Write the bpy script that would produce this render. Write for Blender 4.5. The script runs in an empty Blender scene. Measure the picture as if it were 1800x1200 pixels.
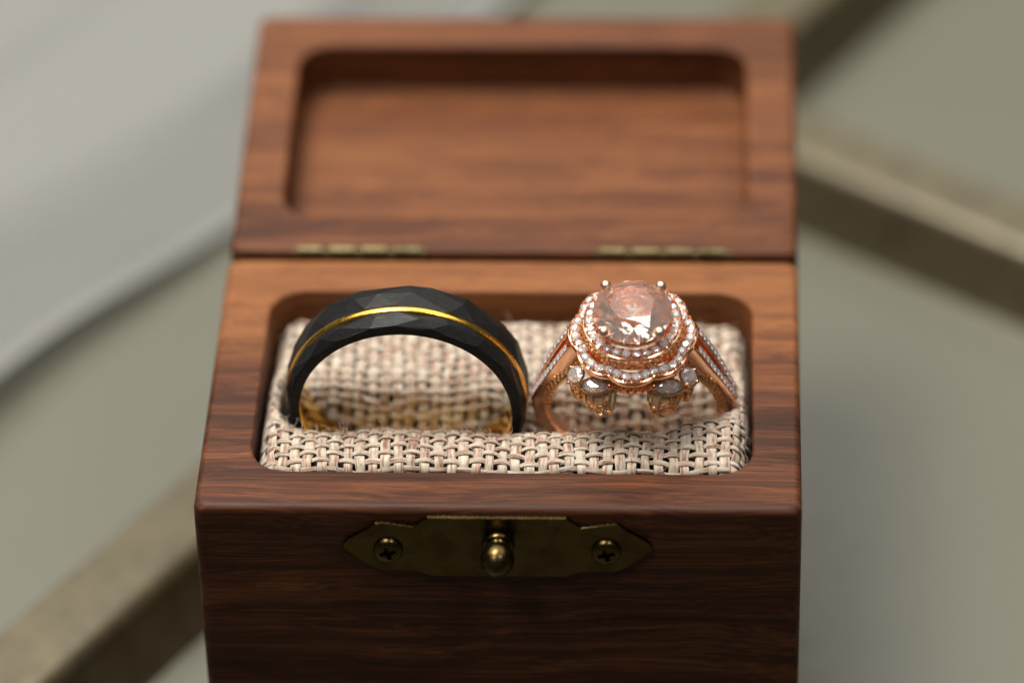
import bpy, bmesh, math, random
import numpy as np
from mathutils import Vector, Euler, Matrix

random.seed(7)
rng = np.random.default_rng(11)
R = math.radians
MM = 0.001                      # everything below is written in millimetres
scene = bpy.context.scene
col = scene.collection

# ------------------------------------------------------------------ camera
cam_d = bpy.data.cameras.new("camera")
cam = bpy.data.objects.new("camera", cam_d); col.objects.link(cam)
CAM = Vector((20.374, -330.145, 278.591))
cam.location = CAM * MM
cam.rotation_euler = (0.90737, 0.02179, 0.038796)
cam_d.sensor_width = 36.0
cam_d.lens = 160.0
cam_d.clip_start = 0.01
cam_d.clip_end = 50.0
fwd = cam.rotation_euler.to_matrix() @ Vector((0, 0, -1))
cam_d.dof.use_dof = True
cam_d.dof.focus_distance = (Vector((2, 8.0, 1.0)) - CAM).dot(fwd) * MM
cam_d.dof.aperture_fstop = 9.0
cam_d.dof.aperture_blades = 9
scene.camera = cam

# ------------------------------------------------------------------ room light
world = bpy.data.worlds.new("World"); scene.world = world
world.use_nodes = True
bg = world.node_tree.nodes["Background"]
bg.inputs["Color"].default_value = (0.95, 0.97, 1.0, 1)
bg.inputs["Strength"].default_value = 0.05

def area(name, loc, target, size, power, color=(1, 1, 1), size_y=None):
    d = bpy.data.lights.new(name, 'AREA')
    d.shape = 'RECTANGLE'; d.size = size * MM; d.size_y = (size_y or size) * MM
    d.energy = power; d.color = color
    o = bpy.data.objects.new(name, d); col.objects.link(o)
    o.location = Vector(loc) * MM
    o.rotation_euler = (Vector(target) - Vector(loc)).to_track_quat('-Z', 'Y').to_euler()
    return o
area("ceiling_lamp", (-115, 90, 470), (-60, 60, 0), 250, 3.9, (1.0, 0.95, 0.88), 150)
area("ceiling_bounce_lamp", (-60, 380, 720), (-60, 380, 0), 1300, 6.2, (1.0, 0.965, 0.91), 600)
area("window_lamp", (-120, 900, 640), (0, 40, -20), 1000, 2.9, (1.0, 0.97, 0.84), 560)

area("added_sparkle_lamp", (-170, -190, 470), (0, 15, 0), 90, .70, (1.0, 0.96, 0.9))  # two added lamps without a real source: stone sparkle, fill on front faces
area("added_sparkle_lamp", (190, -130, 460), (0, 15, 0), 80, .52, (1.0, 0.96, 0.9))

scene.view_settings.view_transform = 'Standard'
scene.view_settings.look = 'None'
scene.view_settings.exposure = 0.06
scene.view_settings.gamma = 1.0
scene.view_settings.use_curve_mapping = False
cy = scene.cycles
cy.max_bounces = 18; cy.transmission_bounces = 14; cy.glossy_bounces = 8
cy.diffuse_bounces = 4; cy.transparent_max_bounces = 12
cy.caustics_reflective = True; cy.caustics_refractive = True
cy.blur_glossy = 0.6
cy.sample_clamp_indirect = 6.0
cy.use_denoising = True

# ------------------------------------------------------------------ helpers
def tag(o, label=None, cat=None, group=None, kind=None):
    if label: o["label"] = label
    if cat: o["category"] = cat
    if group: o["group"] = group
    if kind: o["kind"] = kind
    return o

def empty(name, loc, rot=(0, 0, 0)):
    o = bpy.data.objects.new(name, None); col.objects.link(o)
    o.location = Vector(loc) * MM; o.rotation_euler = rot
    o.empty_display_size = 0.005
    return o

class MB:
    """collects vertices and faces (mm) and links them as one mesh object"""
    def __init__(s): s.v = []; s.f = []; s.uv = None
    def add(s, vs, fs):
        b = len(s.v); s.v.extend([tuple(x) for x in vs]); s.f.extend([tuple(b + i for i in f) for f in fs]); return s
    def grid(s, P, closed_u=False, closed_v=False):
        n, m = len(P), len(P[0]); b = len(s.v)
        for r in P: s.v.extend([tuple(x) for x in r])
        for i in range(n if closed_u else n - 1):
            for j in range(m if closed_v else m - 1):
                i2, j2 = (i + 1) % n, (j + 1) % m
                s.f.append((b + i * m + j, b + i2 * m + j, b + i2 * m + j2, b + i * m + j2))
        return s
    def tube(s, path, r, sides=6, caps=True, closed=False):
        path = [Vector(p) for p in path]; n = len(path); rings = []
        rr = r if hasattr(r, '__len__') else [r] * n
        prev = None
        for i, p in enumerate(path):
            if closed: t = path[(i + 1) % n] - path[i - 1]
            else: t = path[min(i + 1, n - 1)] - path[max(i - 1, 0)]
            t.normalize()
            if prev is None:
                a = Vector((0, 0, 1)) if abs(t.z) < .9 else Vector((1, 0, 0))
            else: a = prev
            u = (a - t * a.dot(t)).normalized(); prev = u; w = t.cross(u)
            rings.append([p + (u * math.cos(2 * math.pi * k / sides) + w * math.sin(2 * math.pi * k / sides)) * rr[i] for k in range(sides)])
        b = len(s.v)
        s.grid(rings, closed_u=closed, closed_v=True)
        if caps and not closed:
            s.f.append(tuple(b + k for k in range(sides))[::-1]); s.f.append(tuple(b + (n - 1) * sides + k for k in range(sides)))
        return s
    def ball(s, c, r, nu=8, nv=6):
        c = Vector(c); P = []
        for i in range(nv + 1):
            a = math.pi * i / nv
            P.append([c + Vector((math.sin(a) * math.cos(2 * math.pi * k / nu), math.sin(a) * math.sin(2 * math.pi * k / nu), math.cos(a))) * max(r, 1e-4) for k in range(nu)])
        return s.grid(P, closed_v=True)
    def build(s, name, mat, parent=None, smooth=None, loc=(0, 0, 0), rot=(0, 0, 0)):
        me = bpy.data.meshes.new(name)
        me.from_pydata([(x * MM, y * MM, z * MM) for x, y, z in s.v], [], s.f)
        if s.uv is not None:
            l = me.uv_layers.new(name="UVMap")
            vi = np.zeros(len(me.loops), dtype=np.int32); me.loops.foreach_get("vertex_index", vi)
            l.data.foreach_set("uv", np.asarray(s.uv, dtype=np.float32)[vi].ravel())
        me.validate(); me.update()
        bm = bmesh.new(); bm.from_mesh(me); bmesh.ops.recalc_face_normals(bm, faces=bm.faces); bm.to_mesh(me); bm.free()
        if smooth is not None:
            me.polygons.foreach_set("use_smooth", [True] * len(me.polygons))
            me.set_sharp_from_angle(angle=R(smooth))
        if mat: me.materials.append(mat)
        o = bpy.data.objects.new(name, me); col.objects.link(o)
        o.location = Vector(loc) * MM; o.rotation_euler = rot
        if parent: o.parent = parent
        return o

def instance(src, parent, loc, quat=None, scale=1.0):
    o = src.copy(); col.objects.link(o); o.parent = parent
    o.location = Vector(loc) * MM
    if quat is not None: o.rotation_mode = 'QUATERNION'; o.rotation_quaternion = quat
    o.scale = (scale,) * 3 if not hasattr(scale, '__len__') else scale
    return o

def sstep(a, b, x):
    t = np.clip((x - a) / (b - a), 0, 1); return t * t * (3 - 2 * t)

# ------------------------------------------------------------------ materials
class NT:
    def __init__(s, name):
        s.m = bpy.data.materials.new(name); s.m.use_nodes = True
        s.t = s.m.node_tree; s.b = s.t.nodes["Principled BSDF"]; s.out = s.t.nodes["Material Output"]
    def n(s, typ, **kw):
        nd = s.t.nodes.new(typ)
        for k, v in kw.items(): setattr(nd, k, v)
        return nd
    def l(s, a, b): s.t.links.new(a, b)
    def coords(s, scale=(1, 1, 1), offset=(0, 0, 0), uv=False):
        tc = s.n('ShaderNodeTexCoord'); mp = s.n('ShaderNodeMapping')
        k = 1.0 if uv else 1000.0
        mp.inputs['Scale'].default_value = tuple(k * v for v in scale); mp.inputs['Location'].default_value = offset
        s.l(tc.outputs['UV' if uv else 'Object'], mp.inputs['Vector']); return mp.outputs[0]
    def noise(s, vec, scale=1.0, detail=2.0, rough=.5, dist=0.0):
        nd = s.n('ShaderNodeTexNoise'); nd.inputs['Scale'].default_value = scale; nd.inputs['Detail'].default_value = detail
        nd.inputs['Roughness'].default_value = rough; nd.inputs['Distortion'].default_value = dist
        s.l(vec, nd.inputs['Vector']); return nd.outputs['Fac']
    def ramp(s, fac, stops):
        nd = s.n('ShaderNodeValToRGB'); e = nd.color_ramp.elements
        while len(e) < len(stops): e.new(.5)
        for el, (p, c) in zip(e, stops):
            el.position = p; el.color = (c, c, c, 1) if not hasattr(c, '__len__') else (*c, 1)
        s.l(fac, nd.inputs[0]); return nd.outputs['Color']
    def mix(s, a, b, fac, mode='MIX'):
        nd = s.n('ShaderNodeMix', data_type='RGBA', blend_type=mode)
        for sock, v in ((nd.inputs[0], fac), (nd.inputs[6], a), (nd.inputs[7], b)):
            if isinstance(v, (int, float)): sock.default_value = v
            elif isinstance(v, tuple): sock.default_value = (*v, 1)
            else: s.l(v, sock)
        return nd.outputs[2]
    def math(s, op, a, b=0.0):
        nd = s.n('ShaderNodeMath', operation=op)
        for sock, v in zip(nd.inputs, (a, b)):
            if isinstance(v, (int, float)): sock.default_value = v
            else: s.l(v, sock)
        return nd.outputs[0]
    def bump(s, h, strength=.3, dist=.0001, prev=None):
        nd = s.n('ShaderNodeBump'); nd.inputs['Strength'].default_value = strength; nd.inputs['Distance'].default_value = dist
        s.l(h, nd.inputs['Height'])
        if prev is not None: s.l(prev, nd.inputs['Normal'])
        s.l(nd.outputs[0], s.b.inputs['Normal']); return nd.outputs[0]
    def set(s, **kw):
        for k, v in kw.items():
            sock = s.b.inputs[k.replace('_', ' ')]
            if isinstance(v, tuple): v = (*v, 1)
            sock.default_value = v
        return s

def wood_mat(name, offset, band):
    """oiled walnut, grain along x; band: (y mm, lightness) stops for the broad heartwood bands"""
    w = NT(name)
    wav = w.noise(w.coords((.03, .10, .10), offset), 1, 2)
    base = w.coords((1, 1, 1), offset)
    dv = w.n('ShaderNodeVectorMath', operation='SCALE'); dv.inputs[0].default_value = (0, 1, 1)
    w.l(w.math('MULTIPLY', w.math('SUBTRACT', wav, .5), 5.0), dv.inputs[3])
    ad = w.n('ShaderNodeVectorMath', operation='ADD'); w.l(base, ad.inputs[0]); w.l(dv.outputs[0], ad.inputs[1])
    def st(sc):
        mp = w.n('ShaderNodeMapping'); mp.inputs['Scale'].default_value = sc; w.l(ad.outputs[0], mp.inputs['Vector']); return mp.outputs[0]
    streak = w.noise(st((.018, .55, .55)), 1, 5, .6)
    fine = w.noise(st((.04, 4.2, 4.2)), 1, 5, .7)
    pore = w.noise(st((.22, 7.5, 7.5)), 1, 2, .5)
    # broad bands over the block, in the wood's own y
    tc = w.n('ShaderNodeTexCoord'); sp = w.n('ShaderNodeSeparateXYZ'); w.l(tc.outputs['Object'], sp.inputs[0])
    yy = w.math('ADD', w.math('MULTIPLY', sp.outputs[1], 1000.0 / 40.0), w.math('MULTIPLY', w.math('SUBTRACT', wav, .5), .35))
    bnd = w.ramp(yy, band)
    t = w.math('ADD', w.math('MULTIPLY', streak, .46), w.math('MULTIPLY', fine, .50))
    t = w.math('ADD', t, w.math('SUBTRACT', bnd, .49))
    c = w.ramp(t, [(.30, (.012, .0038, .0018)), (.43, (.043, .0135, .0058)), (.52, (.092, .0300, .0110)), (.62, (.160, .0580, .0195)), (.78, (.225, .090, .030))])
    pm = w.ramp(pore, [(.34, 1.0), (.45, 0.0)])
    c = w.mix(c, w.mix(c, (.045, .017, .009), .75), pm)
    w.l(c, w.b.inputs['Base Color'])
    rr = w.ramp(fine, [(.3, .42), (.7, .54)]); w.l(rr, w.b.inputs['Roughness'])
    w.set(Specular_IOR_Level=.14)
    h = w.math('SUBTRACT', w.math('MULTIPLY', fine, .5), w.math('MULTIPLY', pm, .6))
    w.bump(h, .25, .00007)
    return w.m
M_WOOD = wood_mat("walnut_body", (3.1, 0, 7.7), [(0.0, .45), (.16, .48), (.30, .42), (.42, .44), (.56, .56), (.80, .66), (1.0, .66)])
M_LID = wood_mat("walnut_lid", (53.0, 0, 21.3), [(0.0, .50), (.12, .48), (.3, .53), (.55, .57), (.8, .55), (1.0, .5)])

def metal(name, colr, rough, noise_amt=.06, bump=.0):
    w = NT(name); w.set(Base_Color=colr, Metallic=1.0, Roughness=rough)
    n = w.noise(w.coords((1, 1, 1)), 2.2, 4)
    w.l(w.ramp(n, [(.3, max(rough - noise_amt, .02)), (.75, rough + noise_amt)]), w.b.inputs['Roughness'])
    if bump: w.bump(n, bump, .00006)
    return w.m
M_ROSE = metal("rose_gold", (.95, .57, .37), .17, .05)
M_PRONG = metal("rose_gold_claw", (.95, .64, .47), .36, .04)
M_ROSE_DEEP = metal("rose_gold_filigree", (.98, .58, .28), .26, .06)
M_WIRE = metal("rose_gold_wire", (1.0, .66, .37), .28, .05)
M_LEAF = metal("rose_gold_leaf", (.98, .66, .38), .40, .05)
M_INLAY = metal("gold_inlay", (1.0, .59, .09), .25, .05)
M_GOLD = metal("yellow_gold", (.98, .64, .14), .08, .03)

def brass_mat(name, colr, rough, mtl=1.0):
    w = NT(name); n = w.noise(w.coords((1, 1, 1)), .35, 5, .65); f = w.noise(w.coords((1, 1, 1)), 3.0, 4)
    w.l(w.mix(colr, tuple(v * .55 for v in colr), w.ramp(n, [(.4, 0.), (.72, 1.)])), w.b.inputs['Base Color'])
    w.set(Metallic=mtl); w.l(w.ramp(f, [(.3, rough - .07), (.7, rough + .1)]), w.b.inputs['Roughness'])
    return w.m
M_BRASS = brass_mat("aged_brass", (.095, .064, .025), .26)
M_HINGE = brass_mat("hinge_brass", (.105, .082, .042), .42)
M_BAR = brass_mat("bar_brass", (.098, .080, .046), .30, .42)

w = NT("black_carbide"); w.set(Base_Color=(.006, .006, .0065), Roughness=.42, Specular_IOR_Level=.17)
lines = w.noise(w.coords((.6, 9, 9)), 1, 3); w.bump(lines, .5, .00006); w.l(w.ramp(lines, [(.35, .0035), (.65, .011)]), w.b.inputs['Base Color'])
w.l(w.ramp(w.noise(w.coords((1, 1, 1)), .8, 4), [(.3, .36), (.7, .5)]), w.b.inputs['Roughness'])
M_BLACK = w.m

def gem(name, colr, ior, fill_tint, amt):  # diffuse share painted in to imitate light returned by the cut stones
    w = NT(name); g = w.n('ShaderNodeBsdfGlass'); g.inputs['Color'].default_value = (*colr, 1)
    g.inputs['IOR'].default_value = ior; g.inputs['Roughness'].default_value = 0.0
    tr = w.n('ShaderNodeBsdfDiffuse'); tr.inputs['Color'].default_value = (*fill_tint, 1)
    mx = w.n('ShaderNodeMixShader'); mx.inputs[0].default_value = amt
    w.l(g.outputs[0], mx.inputs[1]); w.l(tr.outputs[0], mx.inputs[2])
    w.l(mx.outputs[0], w.out.inputs['Surface']); return w.m
M_MORG = gem("pink_morganite", (1.0, .94, .905), 1.60, (1.0, .83, .75), .055)
M_DIA = gem("clear_diamond", (1.0, .995, 1.0), 2.4, (1.0, .98, .98), .15)

M_DIA_LARGE = gem("brightened_diamond", (.985, .985, 1.0), 2.3, (1.0, .97, .97), .20)  # more white painted in, standing for the sparkle of the marquise stones

def thread_mat(name, bias):
    w = NT(name)
    oi = w.n('ShaderNodeObjectInfo')
    off = w.n('ShaderNodeCombineXYZ'); w.l(w.math('MULTIPLY', oi.outputs['Random'], 97.0), off.inputs[0]); w.l(w.math('MULTIPLY', oi.outputs['Random'], 31.0), off.inputs[2])
    def uvn(sc, scale=1, det=2, ro=.5):
        a = w.n('ShaderNodeVectorMath', operation='ADD'); w.l(w.coords(sc, uv=True), a.inputs[0]); w.l(off.outputs[0], a.inputs[1])
        return w.noise(a.outputs[0], scale, det, ro)
    broad = uvn((.35, 3.2, 1), 1, 3, .6)
    fib = uvn((.55, 16, 1), 1, 3, .6)
    t = w.math('ADD', w.math('MULTIPLY', broad, .68), w.math('MULTIPLY', fib, .32))
    c = w.ramp(t, [(.34, (.13, .058, .034)), (.43, (.27, .150, .098)), (.48, (.40, .305, .235)), (.53, (.42, .362, .283)), (.66, (.52, .482, .408))])
    w.l(c, w.b.inputs['Base Color']); w.set(Roughness=.62, Specular_IOR_Level=.3)
    w.b.inputs['Sheen Weight'].default_value = .12
    w.bump(fib, .65, .00012); return w.m
M_THREAD = thread_mat("burlap_thread", 0)
w = NT("dark_foam"); w.set(Base_Color=(.012, .011, .009), Roughness=.95); M_FOAM = w.m

# ------------------------------------------------------------------ table, bars, cloth
TZ = -46.0
w = NT("grey_green_glass")
n1 = w.noise(w.coords((1, 1, 1)), .02, 3)
w.l(w.mix((.062, .060, .040), (.074, .072, .048), n1), w.b.inputs['Base Color'])
n2 = w.noise(w.coords((1, 1, 1)), .35, 5); w.l(w.ramp(n2, [(.3, .34), (.7, .42)]), w.b.inputs['Roughness'])
w.set(Specular_IOR_Level=.75); w.bump(w.noise(w.coords((1, 1, 1)), 3.0, 3), .03, .00005)
m = MB(); m.add([(-1500, -900, TZ), (1500, -900, TZ), (1500, 2500, TZ), (-1500, 2500, TZ)], [(0, 1, 2, 3)])
tag(m.build("table_top", w.m), "grey green satin table top under the ring box", "table top", kind="structure")

def bar(name, p0, direction, length, width, height, cham, label):
    """flat topped brass bar with a chamfer along its near edge; p0 on the near top edge"""
    d = Vector((*direction, 0)).normalized(); nrm = Vector((-d.y, d.x, 0))
    if nrm.y < 0: nrm = -nrm
    prof = [(-3.0, 0), (0, height - cham)]
    for k in range(1, 6):
        a = math.pi / 2 * k / 5; prof.append((cham * (1 - math.cos(a)), height - cham + cham * math.sin(a)))
    prof += [(width - .6, height), (width, height - .6), (width, 0)]
    ns = 24; P = []
    for i in range(ns + 1):
        q = d * (length * i / ns)
        P.append([q + nrm * a + Vector((0, 0, b)) for a, b in prof])
    m = MB().grid(P, closed_v=True); k = len(prof)
    m.f.append(tuple(range(k))); m.f.append(tuple(ns * k + i for i in range(k)))
    o = m.build(name, M_BAR, None, smooth=30, loc=(p0[0], p0[1], TZ + .02))
    return tag(o, label, "metal bar", "brass bars on the table")
dA = (.545, .839); dB = (.819, -.574)
bar("brass_bar", (-41.6 - .545 * 190 + .6, 27.8 - .839 * 190 - .4), dA, 620, 9.6, 8, 1.8,
    "long brass bar running from the lower left corner behind the wooden box")
bar("brass_bar", (43.5 - .819 * 27.5, 100.4 + .574 * 27.5), dB, 300, 9.2, 8, 2.4,
    "brass bar with a bright polished edge on the right, behind the open lid")

w = NT("tulle")
wv = []
for ax_ in (0, 1):
    tc = w.n('ShaderNodeTexCoord'); sp = w.n('ShaderNodeSeparateXYZ'); w.l(tc.outputs['UV'], sp.inputs[0])
    wv.append(w.math('ABSOLUTE', w.math('SINE', w.math('MULTIPLY', sp.outputs[ax_], math.pi / .62))))
thr = w.math('MINIMUM', wv[0], wv[1])
w.set(Base_Color=(.185, .186, .176), Roughness=.8, Specular_IOR_Level=.2)
w.b.inputs['Transmission Weight'].default_value = 0.0
net = w.ramp(thr, [(.2, .95), (.55, .5)])
hem = w.ramp(w.math('MULTIPLY', sp.outputs[1], .1), [(.12, 1.0), (.22, 0.0)])
fold = w.ramp(w.math('MULTIPLY', sp.outputs[1], .05), [(.80, 0.0), (1.0, 1.0)])
w.l(w.mix(w.mix(net, (.92, .92, .92), fold), (1.0, 1.0, 1.0), hem), w.b.inputs['Alpha'])
nL, nS = 70, 90; P = []; UV = []
h0, h1 = Vector((-60.3, 71.3, -41.5)), Vector((-38.3, 103.6, -44.3))
e = (h1 - h0).normalized(); nrm = Vector((-e.y, e.x, 0)).normalized()
for i in range(nL + 1):
    l = -90 + 260 * i / nL; row = []
    for j in range(nS + 1):
        s_ = 190 * (j / nS) ** 1.35
        wob = .9 * math.sin(l * .06 + 1.0) + .4 * math.sin(l * .13)
        p = h0 + e * l + nrm * (s_ + wob)
        s2 = 19 + 1.5 * math.sin(l * .05)
        z = max(p.z, TZ + 1.2 + .5 * math.sin(l * .08)) + .5 * math.exp(-((s_ - .8) / .8) ** 2)
        z += 2.6 * float(sstep(s2 - 3.5, s2 + 2.5, s_)) - 1.4 * float(sstep(s2 + 5, s2 + 16, s_)) + 2.2 * float(sstep(40, 46, s_)) - 1.5 * float(sstep(50, 60, s_)) + 2.4 * float(sstep(70, 77, s_)) + (.5 * math.sin(s_ * .10 + l * .05) + .35 * math.sin(s_ * .27 - l * .03)) * float(sstep(3, 20, s_))
        row.append((p.x, p.y, z)); UV.append((l, s_))
    P.append(row)
m = MB().grid(P); m.uv = UV
tag(m.build("veil", w.m, None, smooth=80), "sheer white tulle veil laid in soft folds on the table left of the box", "veil")

# ------------------------------------------------------------------ wooden box
W, D = 58.0, 39.43
NC, NS_ = 8, 14
def rrect(x0, x1, y0, y1, r, z):
    pts = []
    cs = [(x1 - r, y0 + r, -90), (x1 - r, y1 - r, 0), (x0 + r, y1 - r, 90), (x0 + r, y0 + r, 180)]
    for k, (cx, cy_, a0) in enumerate(cs):
        arc = [(cx + r * math.cos(R(a0 + 90 * i / NC)), cy_ + r * math.sin(R(a0 + 90 * i / NC)), z) for i in range(NC + 1)]
        pts += arc
        nx = cs[(k + 1) % 4]; a1 = R(nx[2]); q0 = arc[-1]; q1 = (nx[0] + r * math.cos(a1), nx[1] + r * math.sin(a1))
        pts += [(q0[0] + (q1[0] - q0[0]) * i / NS_, q0[1] + (q1[1] - q0[1]) * i / NS_, z) for i in range(1, NS_)]
    return pts

def block(h, depth, pocket, zfloor_round=.8, ro=.9, bev=.75, bi=.35):
    """solid wooden block, top at z=0, with a milled pocket of rounded corners"""
    x0, x1, y0, y1 = -W / 2, W / 2, 0, D; px0, px1, py0, py1, pr = pocket
    L = []
    for i, zz, in ((bev * .8, -h), (0, -h + bev * .8), (0, -h * .5), (0, -2.0)):
        L.append(rrect(x0 + i, x1 - i, y0 + i, y1 - i, ro, zz))
    for k in range(0, 6):
        a = math.pi / 2 * k / 5; i = bev * (1 - math.cos(a)); L.append(rrect(x0 + i, x1 - i, y0 + i, y1 - i, ro + .25, -bev + bev * math.sin(a)))
    L.append(rrect(x0 + 1.4, x1 - 1.4, y0 + 1.4, y1 - 1.4, ro, 0))
    L.append(rrect(px0 - .9, px1 + .9, py0 - .9, py1 + .9, pr + .9, 0))
    for k in range(0, 5):
        a = math.pi / 2 * k / 4; o = bi * (1 - math.sin(a)); L.append(rrect(px0 - o, px1 + o, py0 - o, py1 + o, pr + o, -bi + bi * math.cos(a)))
    L.append(rrect(px0, px1, py0, py1, pr, -depth + zfloor_round))
    for k in range(1, 4):
        a = math.pi / 2 * k / 3; i = zfloor_round * (1 - math.cos(a)); L.append(rrect(px0 + i, px1 - i, py0 + i, py1 - i, pr, -depth + zfloor_round * (1 - math.sin(a))))
    m = MB().grid(L, closed_v=True); n = len(L[0])
    m.f.append(tuple(range(n))[::-1]); b = (len(L) - 1) * n; m.f.append(tuple(b + i for i in range(n)))
    return m

def wnormal(o):
    md = o.modifiers.new("weighted_normal", 'WEIGHTED_NORMAL'); md.keep_sharp = True; return o

box = empty("ring_box", (0, D / 2, TZ))
tag(box, "small walnut ring box standing open with brass latch plate on its front", "ring box")
B0 = Vector((0, D / 2, TZ))
body = wnormal(block(46.0 - .05, 16.0, (-24.0, 24.3, 5.6, 34.0, 3.6)).build("body", M_WOOD, box, smooth=40, loc=Vector((0, 0, 0)) - B0))
lid = wnormal(block(12.5, 6.0, (-24.1, 23.8, 5.6, 34.0, 3.6)).build("lid", M_LID, box, smooth=40,
              loc=Vector((0, D + 1.05, .05)) - B0, rot=(R(3.7), 0, 0)))

def hinge(x0, x1):
    n = 4; L = (x1 - x0) / n
    root = None
    c = Vector(((x0 + x1) / 2, D + .52, .18))
    lf = MB()
    for y, t in ((D + .03, .2), (D + .80, .2)):
        for (za, zb) in ((-7.0, .1),):
            lf.add([(x0 - c.x, y - c.y, za), (x1 - c.x, y - c.y, za), (x1 - c.x, y + t - c.y, za), (x0 - c.x, y + t - c.y, za),
                    (x0 - c.x, y - c.y, zb), (x1 - c.x, y - c.y, zb), (x1 - c.x, y + t - c.y, zb), (x0 - c.x, y + t - c.y, zb)],
                   [(0, 1, 2, 3), (4, 5, 6, 7), (0, 1, 5, 4), (1, 2, 6, 5), (2, 3, 7, 6), (3, 0, 4, 7)])
    root = lf.build("hinge", M_HINGE, box, loc=c - B0)
    for k in range(n):
        a = x0 + L * k + .30 - c.x; b = x0 + L * (k + 1) - .30 - c.x
        MB().tube([(a, 0, 0), (a + .12, 0, 0), (b - .12, 0, 0), (b, 0, 0)], [.60, .72, .72, .60], 14).build("knuckle", M_HINGE, root, smooth=40, loc=(0, .18, .12))
    MB().tube([(x0 - c.x - .1, 0, 0), (x1 - c.x + .1, 0, 0)], .34, 10).build("pin", M_HINGE, root, smooth=40, loc=(0, .18, .12))
hinge(-22.3, -9.1); hinge(8.5, 22.0)

# latch plate on the front face (x, z outline)
half = [(14.75, -4.05), (14.75, -4.6), (13.9, -5.4), (12.2, -6.85), (11.1, -7.35), (8.1, -7.35), (7.6, -7.45), (6.5, -8.0)]
top = [(6.6, -.72), (7.7, -1.72), (8.05, -1.85), (11.0, -1.36), (11.6, -1.45), (12.4, -2.25), (14.2, -3.45)]
outl = top + half; outl = outl + [(-x, z) for x, z in outl[::-1]]
m = MB(); n = len(outl)
def inset(pts, d):
    out = []
    for i in range(len(pts)):
        a, b, c = Vector(pts[i - 1]), Vector(pts[i]), Vector(pts[(i + 1) % len(pts)])
        e1 = (b - a).normalized(); e2 = (c - b).normalized(); nn = Vector((e1.y, -e1.x)) + Vector((e2.y, -e2.x))
        out.append(tuple(b + nn.normalized() * d))
    return out
ins = inset(outl, .05)
m.grid([[(x, 0, z) for x, z in outl], [(x, -.44, z) for x, z in outl], [(x, -.50, z) for x, z in ins]], closed_v=True)
m.f.append(tuple(2 * n + i for i in range(n)))
plate = m.build("latch_plate", M_BRASS, box, smooth=20, loc=Vector((0, .02, 0)) - B0)
def screw(x, z):
    m = MB(); prof = [(0.0, 1.45), (-.25, 1.42), (-.5, 1.2), (-.62, .95)]; k = 24
    P = [[(r * math.cos(2 * math.pi * i / k), y, r * math.sin(2 * math.pi * i / k)) for i in range(k)] for y, r in prof]
    # star recess
    def star(y, s):
        return [(s * (.80 if (i // 3) % 2 == 0 else .42) * math.cos(2 * math.pi * i / k), y, s * (.80 if (i // 3) % 2 == 0 else .42) * math.sin(2 * math.pi * i / k)) for i in range(k)]
    P.append(star(-.64, 1.0)); P.append(star(.3, .8))
    m.grid(P, closed_v=True); b = 5 * k; m.f.append(tuple(b + i for i in range(k)))
    m.build("screw", M_BRASS, plate, smooth=35, loc=(x, -.48, z))
screw(-10.45, -4.7); screw(10.4, -4.7)
m = MB(); k = 28
prof = [(0, 1.55), (-.3, 1.58), (-.55, 1.45), (-.62, 1.12), (-.8, 1.0), (-1.1, 1.05), (-1.35, 1.42), (-1.8, 1.62), (-2.4, 1.66), (-3.0, 1.54), (-3.5, 1.24), (-3.85, .88), (-4.05, .55), (-4.2, .3), (-4.25, .01)]
m.grid([[(r * math.cos(2 * math.pi * i / k), y, r * math.sin(2 * math.pi * i / k)) for i in range(k)] for y, r in prof], closed_v=True)
m.build("latch_stud", M_BRASS, plate, smooth=35, loc=(.1, -.48, -3.9))

# ------------------------------------------------------------------ woven cushion
ky = np.array([5.7, 7.0, 8.6, 10.2, 11.8, 13.0, 13.9, 14.6, 15.6, 17.5, 19.6, 21.0, 21.9, 22.5, 23.3, 24.8, 28.0, 33.6])
kz = np.array([-1.3, -.55, -.2, -.2, -.55, -1.2, -3.0, -6.5, -10.5, -12.8, -12.8, -12.0, -10.0, -6.6, -4.4, -3.5, -2.9, -2.7])
kend = np.array([-1.3, -.4, .1, .3, .3, .2, .0, -.1, -.3, -.6, -.8, -.9, -1.0, -1.2, -1.5, -2.0, -2.6, -3.0])
yd = np.linspace(5.0, 34.5, 600)
def smooth_curve(kzz):
    z = np.interp(yd, ky, kzz); kk = np.exp(-np.linspace(-2.2, 2.2, 31) ** 2); kk /= kk.sum()
    return np.convolve(np.pad(z, 15, mode='edge'), kk, mode='valid')
zc, ze = smooth_curve(kz), smooth_curve(kend)
X0, X1, Y0, Y1 = -23.6, 23.95, 5.8, 33.75
def height(x, y):
    x = np.asarray(x, float); y = np.asarray(y, float)
    s = 2.2 * sstep(14.5, 22.5, x) + 1.6 * sstep(-19.0, -22.6, x)
    yy = y - s * np.exp(-((y - 14.5) / 4.0) ** 2)
    wv = np.clip(sstep(21.0, 23.3, x) + sstep(-20.9, -22.6, x), 0, 1)
    z = np.interp(yy, yd, zc) * (1 - wv) + np.interp(yy, yd, ze) * wv
    z = z + .9 * sstep(13, 21, x) * np.exp(-((y - 13) / 4.5) ** 2)
    z = z + .25 * np.sin(x * .31 + 1.2) * np.cos(y * .27) + .15 * np.sin(x * .83 + y * .4)
    for d, rr, dep in ((x - X0, 2.3, 5.5), (X1 - x, 2.3, 5.5), (y - Y0, 1.3, 4.5), (Y1 - y, 1.8, 4.5)):
        q = np.clip(1 - d / rr, 0, 1); z = z - dep * (1 - np.sqrt(np.maximum(1 - q * q, 0)))
    return z
def normal(x, y):
    e_ = .05
    gx = (height(x + e_, y) - height(x - e_, y)) / (2 * e_); gy = (height(x, y + e_) - height(x, y - e_)) / (2 * e_)
    nv = np.stack([-gx, -gy, np.ones_like(gx)], -1); return nv / np.linalg.norm(nv, axis=-1, keepdims=True)
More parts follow.
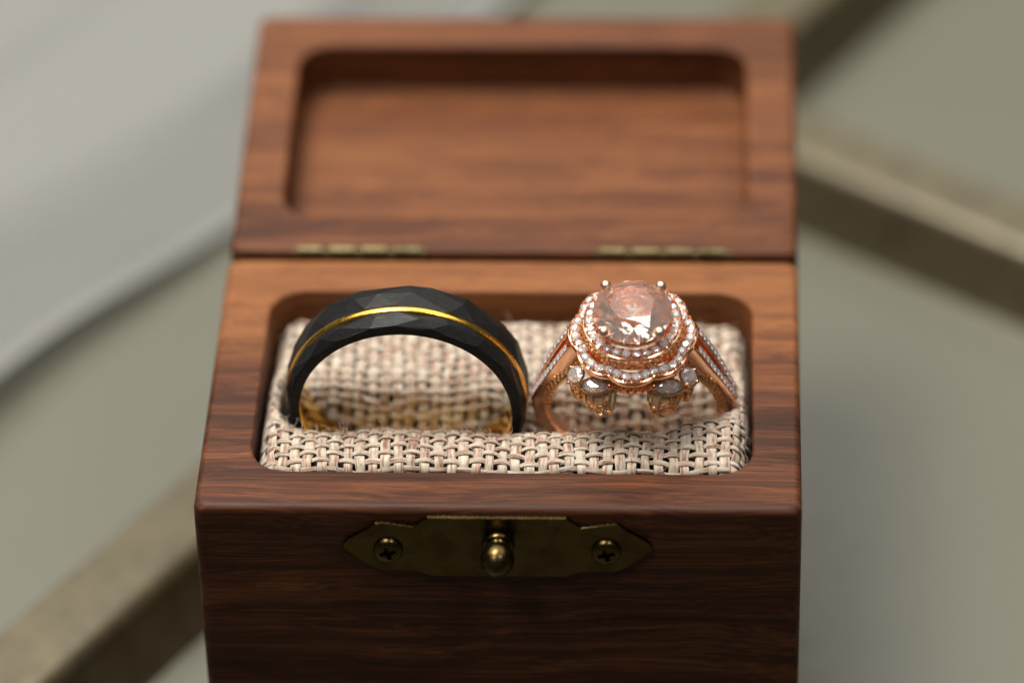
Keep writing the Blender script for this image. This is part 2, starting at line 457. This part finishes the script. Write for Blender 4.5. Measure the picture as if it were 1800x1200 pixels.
PITCH = 1.24
def arc_stations(coords, zs, pitch):
    d = np.hypot(np.diff(coords), np.diff(zs)); s = np.concatenate([[0], np.cumsum(d)])
    n = int(s[-1] / pitch); return np.interp(np.linspace(0, s[-1], n + 1), s, coords), n + 1
xs_d = np.linspace(X0, X1, 900); ys_d = np.linspace(Y0, Y1, 900)
XS, NX = arc_stations(xs_d, height(xs_d, np.full_like(xs_d, 9.5)), PITCH)
YS, NY = arc_stations(ys_d, height(np.full_like(ys_d, -6.0), ys_d), .98)
cushion = empty("ring_cushion", (0, 20, -15.9))
tag(cushion, "slotted ring cushion of coarse cream and brown burlap inside the box", "cushion")
C0 = Vector((0, 20, -15.9))
# foam core
gx = np.linspace(X0 + .3, X1 - .3, 70); gy = np.linspace(Y0 + .3, Y1 - .3, 60)
GX, GY = np.meshgrid(gx, gy, indexing='ij'); GZ = height(GX, GY); NN = normal(GX, GY)
m = MB(); P = []
for i in range(len(gx)): P.append([(GX[i, j] - NN[i, j, 0] * .75, GY[i, j] - NN[i, j, 1] * .75 , GZ[i, j] - NN[i, j, 2] * .75) for j in range(len(gy))])
P = [[(x - 0, y - 20, z + 15.9) for x, y, z in r] for r in P]
m.grid(P)
# skirt closing the foam down to the pocket floor
ring_ = [(i, 0) for i in range(70)] + [(69, j) for j in range(1, 60)] + [(i, 59) for i in range(68, -1, -1)] + [(0, j) for j in range(58, 0, -1)]
b = len(m.v); kR = len(ring_)
for i, j in ring_: m.v.append((P[i][j][0], P[i][j][1], .1))
for q in range(kR):
    q2 = (q + 1) % kR; i, j = ring_[q]; i2, j2 = ring_[q2]
    m.f.append((i * 60 + j, i2 * 60 + j2, b + q2, b + q))
m.f.append(tuple(b + q for q in range(kR)))
m.build("foam_core", M_FOAM, cushion, smooth=60)

SUB = 5
def thread(kind, idx, fixed, stations, width, thick):
    ns = (len(stations) - 1) * SUB + 1
    t = np.linspace(0, len(stations) - 1, ns)
    along = np.interp(t, np.arange(len(stations)), stations)
    ph = rng.uniform(0, 6.28, 3)
    wob = .10 * np.sin(t * .55 + ph[0]) + .06 * np.sin(t * 1.3 + ph[1])
    wid = width * (1 + .10 * np.sin(t * .8 + ph[2]) + rng.uniform(-.07, .07))
    sgn = 1.0 if kind == 'weft' else -1.0
    wave = sgn * np.cos(np.pi * (t + idx))
    wave = np.sign(wave) * np.abs(wave) ** .75
    if kind == 'warp': x, y = fixed + wob, along
    else: x, y = along, fixed + wob
    amp = .17 if kind == 'weft' else .11
    nv = normal(x, y); z = height(x, y)
    p = np.stack([x, y, z], -1) + nv * (amp * wave)[:, None]
    tg = np.gradient(p, axis=0); tg /= np.linalg.norm(tg, axis=1, keepdims=True)
    lat = np.cross(nv, tg); lat /= np.linalg.norm(lat, axis=1, keepdims=True); nn = np.cross(tg, lat)
    S = 10; a = np.linspace(0, 2 * np.pi, S + 1)
    # slightly plied cross-section: two strands side by side
    rad = 1 + .10 * np.cos(2 * a) * 0
    ca, sa = np.cos(a), np.sin(a)
    lobes = 1 - .22 * np.exp(-(ca / .22) ** 2)
    V = p[:, None, :] + lat[:, None, :] * (wid[:, None] * .5 * ca[None])[..., None] + nn[:, None, :] * (thick * .5 * (sa * lobes)[None] * np.ones((ns, 1)))[..., None]
    m = MB(); V = V - np.array(C0)[None, None]
    m.grid(V.tolist())
    s = np.concatenate([[0], np.cumsum(np.linalg.norm(np.diff(p, axis=0), axis=1))])
    m.uv = np.stack([np.repeat(s, S + 1), np.tile(np.abs(a / np.pi - 1) * 1.0, ns) + idx * 3.7], -1)
    return m.build(kind + "_thread", M_THREAD, cushion, smooth=75)
for i in range(1, NX - 1): thread('warp', i, XS[i], YS, .92, .20)
for j in range(1, NY - 1): thread('weft', j, YS[j], XS, .54, .20)
# loose fibres standing off the weave
m = MB()
for k in range(700):
    x = random.uniform(X0 + 1, X1 - 1); y = random.uniform(Y0 + .6, 14.5) if random.random() < .75 else random.uniform(21, 33)
    z = float(height(x, y)); a = random.uniform(0, 6.28); L = random.uniform(.5, 1.7); el = random.uniform(.15, .8)
    pts = []
    for q in range(5):
        u = q / 4; pts.append((x + math.cos(a + u * .9) * L * u, y + math.sin(a + u * .9) * L * u - 20, z + .35 + el * L * u * (1 - .5 * u) + 15.9))
    m.tube(pts, [.028, .026, .022, .018, .010], 4)
m.uv = [(v[0], v[1]) for v in m.v]
tag(m.build("loose_fibre", M_THREAD, cushion), kind="stuff")

# ------------------------------------------------------------------ black faceted ring
RC = (-9.46, 17.5, .1)
mring = empty("wedding_band", RC, (R(4.5), 0, R(-.5)))
tag(mring, "black hammered wedding band with a thin gold groove standing in the cushion", "ring")
RI, RO, HW = 10.35, 11.85, 2.95
GA, GB = -1.26, -.32            # gold groove
NF = 20
def circ(r, y, a): return (r * math.sin(a), y, r * math.cos(a))
def facet_rows(ys, rads, jit):
    rows = []
    for k, (y, r) in enumerate(zip(ys, rads)):
        rows.append([circ(r + random.uniform(-jit[k], jit[k]), y + random.uniform(-jit[k], jit[k]) * (1.6 if 0 < k < len(ys) - 1 else .3),
                          2 * math.pi * (i + (.5 if k % 2 else 0) + random.uniform(-.27, .27)) / NF) for i in range(NF)])
    return rows
def strips(m, rows):
    b = len(m.v)
    for r in rows: m.v.extend(r)
    for k in range(len(rows) - 1):
        for i in range(NF):
            i2 = (i + 1) % NF; a0, a1 = b + k * NF + i, b + k * NF + i2; c0, c1 = b + (k + 1) * NF + i, b + (k + 1) * NF + i2
            if k % 2 == 0: m.f += [(a0, a1, c0), (a1, c1, c0)]
            else: m.f += [(a0, a1, c1), (a0, c1, c0)]
    return b
m = MB(); NR = 160
def smooth_ring(r, y): return [circ(r, y, 2 * math.pi * i / NR) for i in range(NR)]
rowsR = facet_rows([GB + .02, 1.35, HW - .12], [RO - .02, RO + .04, RO - .22], [.03, .12, .07])
rowsF = facet_rows([GA - .02, -1.95, -HW + .12], [RO - .02, RO - .04, RO - .42], [.03, .10, .06])
bR = strips(m, rowsR); bF = strips(m, rowsF)
def join(row, b_off, ring, flip=False):
    """connect a coarse facet row to a smooth circle"""
    b = len(m.v); m.v.extend(ring)
    ang = [math.atan2(x, z) % (2 * math.pi) for x, y, z in row]
    order = sorted(range(NF), key=lambda i: ang[i]); j = 0
    rel = [(ang[i], i) for i in order]
    for q in range(NF):
        a0, i0 = rel[q]; a1, i1 = rel[(q + 1) % NF]
        if q == NF - 1: a1 += 2 * math.pi
        s0 = int(round(a0 / (2 * math.pi) * NR)); s1 = int(round(a1 / (2 * math.pi) * NR)); mid = (s0 + s1) // 2
        for s in range(s0, s1):
            m.f.append((b_off + (i0 if s < mid else i1), b + s % NR, b + (s + 1) % NR))
        m.f.append((b_off + i0, b + mid % NR, b + i1 * 0 + mid % NR) if False else (b_off + i0, b_off + i1, b + mid % NR))
    return b
b1 = join(rowsR[-1], bR + 2 * NF, smooth_ring(RO - .62, HW))
b2 = join(rowsF[-1], bF + 2 * NF, smooth_ring(RO - .66, -HW))
b3 = join(rowsR[0], bR, smooth_ring(RO - .34, GB - .02))
b4 = join(rowsF[0], bF, smooth_ring(RO - .34, GA + .02))
def bridge(ba, ring):
    b = len(m.v); m.v.extend(ring)
    for i in range(NR): i2 = (i + 1) % NR; m.f.append((ba + i, ba + i2, b + i2, b + i))
    return b
bridge(b1, smooth_ring(RI + .12, HW)); bridge(b2, smooth_ring(RI + .02, -HW)); 
m.build("band", M_BLACK, mring, smooth=None)
P = []
for y, r in ((GA + .03, RO - .30), (GA + .06, RO - .12), (GA + .16, RO + .0), ((GA + GB) / 2, RO + .05), (GB - .16, RO + .0), (GB - .06, RO - .12), (GB - .03, RO - .30)):
    P.append(smooth_ring(r, y))
MB().grid(P, closed_v=True).build("groove_inlay", M_INLAY, mring, smooth=60)
P = []
for y, r in ((-HW + .35, RI + .06), (-HW + .36, RI + .02), (-HW + .55, RI - .04), (-HW * .5, RI - .10), (0, RI - .12), (HW * .5, RI - .10), (HW - .25, RI - .04), (HW + .01, RI + .04), (HW - .01, RI + .14)):
    P.append(smooth_ring(r, y))
MB().grid(P, closed_v=True).build("inner_sleeve", M_GOLD, mring, smooth=60)

# ------------------------------------------------------------------ engagement ring
EC = Vector((12.75, 17.6, -.5))
ering = empty("engagement_ring", EC, (R(13.0), 0, R(-.5)))
tag(ering, "rose gold engagement ring with round pink stone and double diamond halo", "ring")
ZL, ZU, ZG = 10.45, 12.15, 13.35     # lower halo, upper halo, girdle of the centre stone

def brilliant(Rg, hc=.32, hp=.86, gt=.035, rt=.56, rs=.80, rl=.24, sy=1.0, marq=False):
    def pos(r, k, z):
        a = 2 * math.pi * k / 16
        x, y = r * math.cos(a), r * math.sin(a)
        if marq: y = y * (.56 - .16 * abs(math.cos(a)) ** 3)
        return (x * Rg, y * Rg * sy, z * Rg)
    c = math.cos(math.pi / 8)
    T = [pos(rt, 2 * k, hc) for k in range(8)]
    S = [pos(rs, 2 * k + 1, hc * (1 - rs * c) / (1 - rt)) for k in range(8)]
    G = [pos(1, k, gt) for k in range(16)]; H = [pos(1, k, -gt) for k in range(16)]
    Lw = [pos(rl, 2 * k + 1, -gt - hp * (1 - rl * c)) for k in range(8)]; C = [(0, 0, (-gt - hp) * Rg)]
    m = MB(); m.v = T + S + G + H + Lw + C
    t, s_, g, h, l, c_ = 0, 8, 16, 32, 48, 56
    m.f.append(tuple(range(8)))
    for k in range(8):
        k1 = (k + 1) % 8; km = (k - 1) % 8
        m.f += [(t + k, s_ + k, t + k1), (t + k, s_ + km, g + 2 * k), (t + k, g + 2 * k, s_ + k), (s_ + k, g + 2 * k, g + 2 * k + 1), (s_ + k, g + 2 * k + 1, g + (2 * k + 2) % 16)]
        m.f += [(l + k, h + 2 * k + 1, h + 2 * k), (l + k, h + (2 * k + 2) % 16, h + 2 * k + 1), (c_, l + km, h + 2 * k), (c_, h + 2 * k, l + k)]
    for k in range(16): k1 = (k + 1) % 16; m.f.append((g + k, h + k, h + k1, g + k1))
    return m
RG = 3.85
brilliant(RG, hc=.34, hp=.66).build("centre_stone", M_MORG, ering, loc=(0, 0, ZG), rot=(0, 0, R(11)))

# basket and prongs of the centre stone
m = MB()
m.tube([(3.25 * math.cos(a), 3.25 * math.sin(a), ZG - .95) for a in np.linspace(0, 2 * math.pi, 48, endpoint=False)], .30, 8, closed=True)
m.tube([(2.3 * math.cos(a), 2.3 * math.sin(a), ZG - 2.2) for a in np.linspace(0, 2 * math.pi, 40, endpoint=False)], .28, 8, closed=True)
m.build("basket", M_ROSE, ering, smooth=60)
for sx, sy_ in ((-1, -1), (1, -1), (1, 1), (-1, 1)):
    a = math.atan2(sy_ * .86, sx * .80); ca, sa = math.cos(a), math.sin(a)
    m = MB(); pth = [(2.2, ZG - 2.6), (3.3, ZG - 1.0), (3.95, ZG - .2), (4.0, ZG + .25)]
    m.tube([(r * ca, r * sa, z) for r, z in pth], [.36, .38, .40, .44], 10)
    m.ball((3.88 * ca, 3.88 * sa, ZG + .42), .56, 16, 12)
    m.build("prong", M_PRONG, ering, smooth=50)

# halos
def outline_u(a): return 4.18
def outline_l(a):
    return 5.12 + .50 * abs(math.cos(4 * a)) ** .8
def halo(name, fn, z, hw, thick, tilt, n=240):
    P = []
    prof = [(hw, -thick), (hw + .05, -.30), (hw + .01, -.17), (hw - .05, -.15), (hw - .09, -.2), (hw - .14, -.55), (-hw + .14, -.55), (-hw + .09, -.2), (-hw + .05, -.15), (-hw - .01, -.17), (-hw - .05, -.30), (-hw, -thick)]
    for dr, dz in prof:
        P.append([((fn(a) + dr) * math.cos(a), (fn(a) + dr) * math.sin(a), z + dz - tilt * dr) for a in (2 * math.pi * i / n for i in range(n))])
    return MB().grid(P, closed_u=True, closed_v=True).build(name, M_ROSE, ering, smooth=40)
halo("upper_halo", outline_u, ZU, .56, .80, .12)
halo("lower_halo", outline_l, ZL, .60, .78, .12)
dia = brilliant(.47).build("halo_diamond", M_DIA, ering); placed = []
def perimeter(fn, n):
    a = np.linspace(0, 2 * np.pi, 2001); r = np.array([fn(t) for t in a]); x, y = r * np.cos(a), r * np.sin(a)
    s = np.concatenate([[0], np.cumsum(np.hypot(np.diff(x), np.diff(y)))])
    return np.interp((np.linspace(0, s[-1], n, endpoint=False) + s[-1] * .25) % s[-1], s, a)
def set_stones(fn, z, n, size, src):
    global first
    bd = []
    aa = perimeter(fn, n)
    for i, a in enumerate(aa):
        r = fn(a); q = Euler((random.uniform(-.2, .2), random.uniform(-.2, .2), random.uniform(0, 6))).to_quaternion()
        sc = size * random.uniform(.94, 1.06)
        if first is not None: o = first; first = None; o.location = Vector((r * math.cos(a), r * math.sin(a), z + .08)) * MM; o.rotation_mode = 'QUATERNION'; o.rotation_quaternion = q; o.scale = (sc,) * 3
        else: instance(src, ering, (r * math.cos(a), r * math.sin(a), z + .02), q, sc)
        a2 = a + (2 * math.pi / n) * .5; r2 = fn(a2)
        for d_, da in ((-.40, 0), (.42, -.16), (.42, .16)): bd.append(((r2 + d_) * math.cos(a2 + da * 2 * math.pi / n), (r2 + d_) * math.sin(a2 + da * 2 * math.pi / n), z + .02))
    return bd
first = dia
bd = set_stones(outline_u, ZU, 27, .92, dia)
bd += set_stones(outline_l, ZL, 37, .98, dia)
m = MB()
for p in bd: m.ball(p, .15, 7, 5)
tag(m.build("bead_setting", M_ROSE, ering, smooth=60), kind="stuff")

# beaded gallery between the two halos and the pierced basket under the lower one
m = MB(); P = []
for r, z in ((4.55, ZU - .55), (4.7, ZU - .9), (4.55, ZL + .35), (4.75, ZL - .1)):
    P.append([(r * math.cos(a), r * math.sin(a), z) for a in np.linspace(0, 2 * math.pi, 96, endpoint=False)])
m.grid(P, closed_v=True)
for zz, rr, n in ((ZU - .72, 4.72, 50), (ZU - 1.12, 4.82, 46), (ZL + .28, 4.72, 48)):
    for i in range(n): a = 2 * math.pi * (i + random.uniform(-.15, .15)) / n; m.ball((rr * math.cos(a), rr * math.sin(a), zz), .19, 7, 5)
m.build("bead_gallery", M_ROSE_DEEP, ering, smooth=60)
m = MB()
for i in range(44):
    a = 2 * math.pi * i / 44
    for s in (-1, 1):
        pts = []
        for u in np.linspace(0, 1, 6):
            r = 5.35 - .2 * u - 2.0 * u ** 6; z = ZL - .6 - 4.0 * u; b_ = a + s * u * .5
            pts.append((r * math.cos(b_), r * math.sin(b_), z))
        m.tube(pts, .10, 5)
P = []
for u in np.linspace(0, 1, 8):
    r = 5.18 - .2 * u - 2.0 * u ** 6; z = ZL - .6 - 4.0 * u
    P.append([(r * math.cos(a), r * math.sin(a), z) for a in np.linspace(0, 2 * math.pi, 48, endpoint=False)])
m.grid(P, closed_v=True)
for r, z, rr in ((5.3, ZL - .62, .16), (3.2, ZL - 4.6, .2)):
    m.tube([(r * math.cos(a), r * math.sin(a), z) for a in np.linspace(0, 2 * math.pi, 64, endpoint=False)], rr, 6, closed=True)
m.build("pierced_basket", M_ROSE_DEEP, ering, smooth=60)

# shank: closed lower arc, split upper strands carrying diamonds, pierced inner arch
def sect_sweep(m, path, half_w, half_t, outs, chan=False):
    """rounded rectangular bar along path; outs = outward directions"""
    rings = []; n = len(path)
    for i in range(n):
        p = Vector(path[i]); t = (Vector(path[min(i + 1, n - 1)]) - Vector(path[max(i - 1, 0)])).normalized()
        o = Vector(outs[i]); o = (o - t * o.dot(t)).normalized(); s_ = t.cross(o)
        hw = half_w[i] if hasattr(half_w, '__len__') else half_w
        ht = half_t[i] if hasattr(half_t, '__len__') else half_t
        c = .28
        pr = ((-1, -1 + c), (-1, 1 - c), (-1 + c, 1), (1 - c, 1), (1, 1 - c), (1, -1 + c), (1 - c, -1), (-1 + c, -1)) if not chan else \
             ((-1, -1 + c), (-1, .95), (-.92, 1), (-.80, 1), (-.74, .4), (.74, .4), (.80, 1), (.92, 1), (1, .95), (1, -1 + c), (1 - c, -1), (-1 + c, -1))
        rings.append([p + s_ * (hw * a) + o * (ht * b) for a, b in pr])
    b = len(m.v); m.grid(rings, closed_v=True); kk = len(rings[0])
    m.f.append(tuple(b + k for k in range(kk))); m.f.append(tuple(b + (n - 1) * kk + k for k in range(kk)))
RS = 9.2
m = MB(); aa = np.linspace(R(-8), R(188), 60)
sect_sweep(m, [(RS * math.cos(a), 0, -RS * math.sin(a)) for a in aa], 1.0, .75, [(math.cos(a), 0, -math.sin(a)) for a in aa])
m.build("shank", M_ROSE, ering, smooth=50)
sdia = brilliant(.37).build("shank_diamond", M_DIA, ering); sfirst = True
for sx in (-1, 1):
    for sy_ in (-1, 1):
        us = np.linspace(0, 1, 24)
        def strand(u):
            x = 9.35 - 4.0 * u + math.sin(math.pi * u) * .2; z = .6 + 8.9 * u
            y = sy_ * (.5 + .58 * float(sstep(0, .7, u)))
            return Vector((sx * x, y, z))
        def outd(u):
            t = strand(min(u + .01, 1)) - strand(max(u - .01, 0)); return Vector((sx * t.z, 0, -sx * t.x)) if sx > 0 else Vector((-t.z, 0, t.x))
        m = MB(); outs = [outd(u) for u in us]
        sect_sweep(m, [strand(u) for u in us], .45, .78, outs, True)
        nD = 12
        for k in range(nD):
            u = .04 + .86 * k / (nD - 1); o = outd(u).normalized(); p = strand(u) + o * .84
            q = Vector((0, 0, 1)).rotation_difference(o)
            if sfirst: ob = sdia; sfirst = False; ob.location = p * MM; ob.rotation_mode = 'QUATERNION'; ob.rotation_quaternion = q
            else: ob = instance(sdia, ering, p, q, random.uniform(.93, 1.05))
            um = u + .43 / (nD - 1); o2 = outd(um).normalized(); pm = strand(um) + o2 * .74
            for s in (-1, 1): m.ball(pm + Vector((0, s * .36, 0)), .13, 7, 5)
        m.build("split_strand", M_ROSE, ering, smooth=50)
for sx in (-1, 1):
    m = MB(); aa = np.linspace(R(2), R(62), 30)
    for yy in (-1.75, 1.75):
        m.tube([(sx * 8.35 * math.cos(a), yy * (.72 + .28 * i / 29), 8.35 * math.sin(a)) for i, a in enumerate(aa)], .30, 6)
    # front and rear pierced walls between the arch and the strands
    for yy in (-1.6, 1.6):
        for i in range(0, 28, 2):
            a, a2 = aa[i], aa[min(i + 3, 29)]; x = 8.35; x2 = 9.1
            m.tube([(sx * x * math.cos(a), yy, x * math.sin(a)), (sx * x2 * math.cos(a2), yy * .9, x2 * math.sin(a2))], .13, 5)
            m.tube([(sx * x * math.cos(a2), yy, x * math.sin(a2)), (sx * x2 * math.cos(a), yy * .9, x2 * math.sin(a))], .13, 5)
    for i in range(0, 29, 2):
        a, a2 = aa[i], aa[min(i + 2, 29)]
        m.tube([(sx * 8.3 * math.cos(a), -1.7, 8.3 * math.sin(a)), (sx * 8.3 * math.cos(a2), 1.7, 8.3 * math.sin(a2))], .17, 5)
        m.tube([(sx * 8.3 * math.cos(a2), -1.7, 8.3 * math.sin(a2)), (sx * 8.3 * math.cos(a), 1.7, 8.3 * math.sin(a))], .17, 5)
    m.build("pierced_arch", M_ROSE_DEEP, ering, smooth=60)

# leaf shaped cups with marquise and round stones on the front of the gallery
def marquise(L, B, hc, hp):
    """pointed oval stone: rows of facets from the table over the girdle to a keel line"""
    m = MB(); rows = []; n = 20
    jr = random.Random(5)
    for k, (f, z) in enumerate(((.50, hc), (.78, hc * .62), (1.0, .03), (1.0, -.03), (.68, -hp * .42), (.32, -hp * .8))):
        row = []
        for i in range(n):
            a = 2 * math.pi * (i + (.5 if k in (1, 4) else 0)) / n; c, d = math.cos(a), math.sin(a)
            x = L * c * f; y = B * math.copysign(abs(d) ** 1.25, d) * f
            j = .05 if k in (1, 4, 5) else 0
            row.append((x + jr.uniform(-j, j), y + jr.uniform(-j, j), (z + jr.uniform(-j, j)) * B * 1.6))
        rows.append(row)
    b_ = len(m.v)
    for r in rows: m.v.extend(r)
    m.f.append(tuple(range(n)))
    for k in range(5):
        for i in range(n):
            i2 = (i + 1) % n; p, q, r_, t_ = k * n + i, k * n + i2, (k + 1) * n + i2, (k + 1) * n + i
            if k == 2: m.f.append((p, q, r_, t_))
            else: m.f += [(p, q, t_), (q, r_, t_)]
    keel = len(m.v); m.v += [(-L * .25, 0, -hp * B * 1.6), (L * .25, 0, -hp * B * 1.6)]
    for i in range(n):
        i2 = (i + 1) % n; am = 2 * math.pi * (i + .5) / n; kk = keel + (1 if math.cos(am) > 0 else 0)
        m.f.append((5 * n + i, 5 * n + i2, kk))
    for i in (n // 4, 3 * n // 4): m.f.append((5 * n + i, keel, keel + 1))
    return m
marq = marquise(1.42, .80, .34, .45); side = brilliant(.95, hc=.30, hp=.8)
def leaf(cx, cy_, cz, wid, hgt, lean, yaw, sgn, skew, fwd_):
    root = None
    rot = Euler((0, lean, yaw)).to_matrix()
    def S(u, v, off=0.0):
        wv = wid * max(1 - v ** 2.6, .004) ** (1 / 2.6)
        x = wv * math.sin(u * math.pi / 2) - sgn * skew * v
        y = -(.60 + off) * math.cos(u * math.pi / 2) * (1 - .5 * v) - fwd_ * v * (1 - .25 * v)
        return rot @ Vector((x, y, -hgt * v)) + Vector((cx, cy_, cz))
    m = MB()
    for e_ in (-1, 1): m.tube([S(e_, v) for v in np.linspace(0, 1, 12)], .13, 6)
    for v, r in ((0, .17), (.985, .15)): m.tube([S(u, v) for u in np.linspace(-1, 1, 16)], r, 6)
    lr = random.Random(int(cx * 100))
    for k in range(18):
        u0, v0 = lr.uniform(-.95, .95), lr.uniform(0, .9); du, dv = lr.choice((-1, 1)) * lr.uniform(.3, .8), lr.uniform(.1, .4)
        m.tube([S(max(-1, min(1, u0 + du * t)), min(1, v0 + dv * t)) for t in np.linspace(0, 1, 5)], .10, 6)
    for k in range(6):
        u0 = -.9 + 1.8 * k / 5; du = lr.uniform(-.5, .5)
        m.tube([S(max(-1, min(1, u0 * (1 - .1 * t) + du * t)), t) for t in np.linspace(0, 1, 8)], .11, 6)
    root = m.build("leaf_cup", M_WIRE, ering, smooth=60)
    P = [[S(u, v, -.42) for u in np.linspace(-1, 1, 11)] for v in np.linspace(0.02, .985, 10)]
    P2 = [[S(u, v, -.55) for u in np.linspace(-1, 1, 11)] for v in np.linspace(0.02, .985, 10)]
    MB().grid(P).grid(P2).build("cup_lining", M_LEAF, root, smooth=60)
    return root, rot, Vector((cx, cy_, cz))
def bezel(m, fn, r=.16):
    m.tube([fn(a) for a in np.linspace(0, 2 * math.pi, 40, endpoint=False)], r, 6, closed=True)
for s in (-1, 1):
    root, rot, c = leaf(s * 3.2, -4.6, 7.75, 1.65, 1.85, s * .10, s * .22, s, .55, 2.5)
    q = Euler((R(15), s * R(10), s * R(12)))
    st = Vector((s * 3.5, -4.85, 8.1))
    marq.build("marquise_diamond", M_DIA_LARGE, root, loc=st, rot=q)
    m = MB(); rm = q.to_matrix()
    def ml(a):
        x, y = math.cos(a), math.sin(a); y = .84 * math.copysign(abs(y) ** 1.25, y); return rm @ Vector((x * 1.5, y, -.14))
    bezel(m, ml, .15)
    tip = rm @ Vector((-s * 1.5, -.05, .12)); m.tube([tip + Vector((0, .1, -1.1)), tip + Vector((0, 0, -.1))], [.3, .34], 8); m.ball(tip, .36, 12, 9)
    tip = rm @ Vector((s * 1.5, .05, .1)); m.ball(tip, .26, 10, 8)
    m.build("bezel", M_ROSE, root, smooth=60, loc=st)
    root, rot, c = leaf(s * 5.15, -3.75, 8.0, 1.0, 2.0, s * .30, s * .75, s, .2, 1.0)
    q = Euler((R(28), s * R(28), s * R(30))); st = Vector((s * 5.45, -3.85, 8.45)); rm = q.to_matrix()
    side.build("side_diamond", M_DIA, root, loc=st, rot=q)
    m = MB(); bezel(m, lambda a: rm @ Vector((1.0 * math.cos(a), 1.0 * math.sin(a), -.08)), .13)
    for a in (.6, 2.4, 4.2, 5.6): m.ball(rm @ Vector((1.0 * math.cos(a), 1.0 * math.sin(a), .1)), .2, 9, 7)
    m.build("bezel", M_ROSE, root, smooth=60, loc=st)
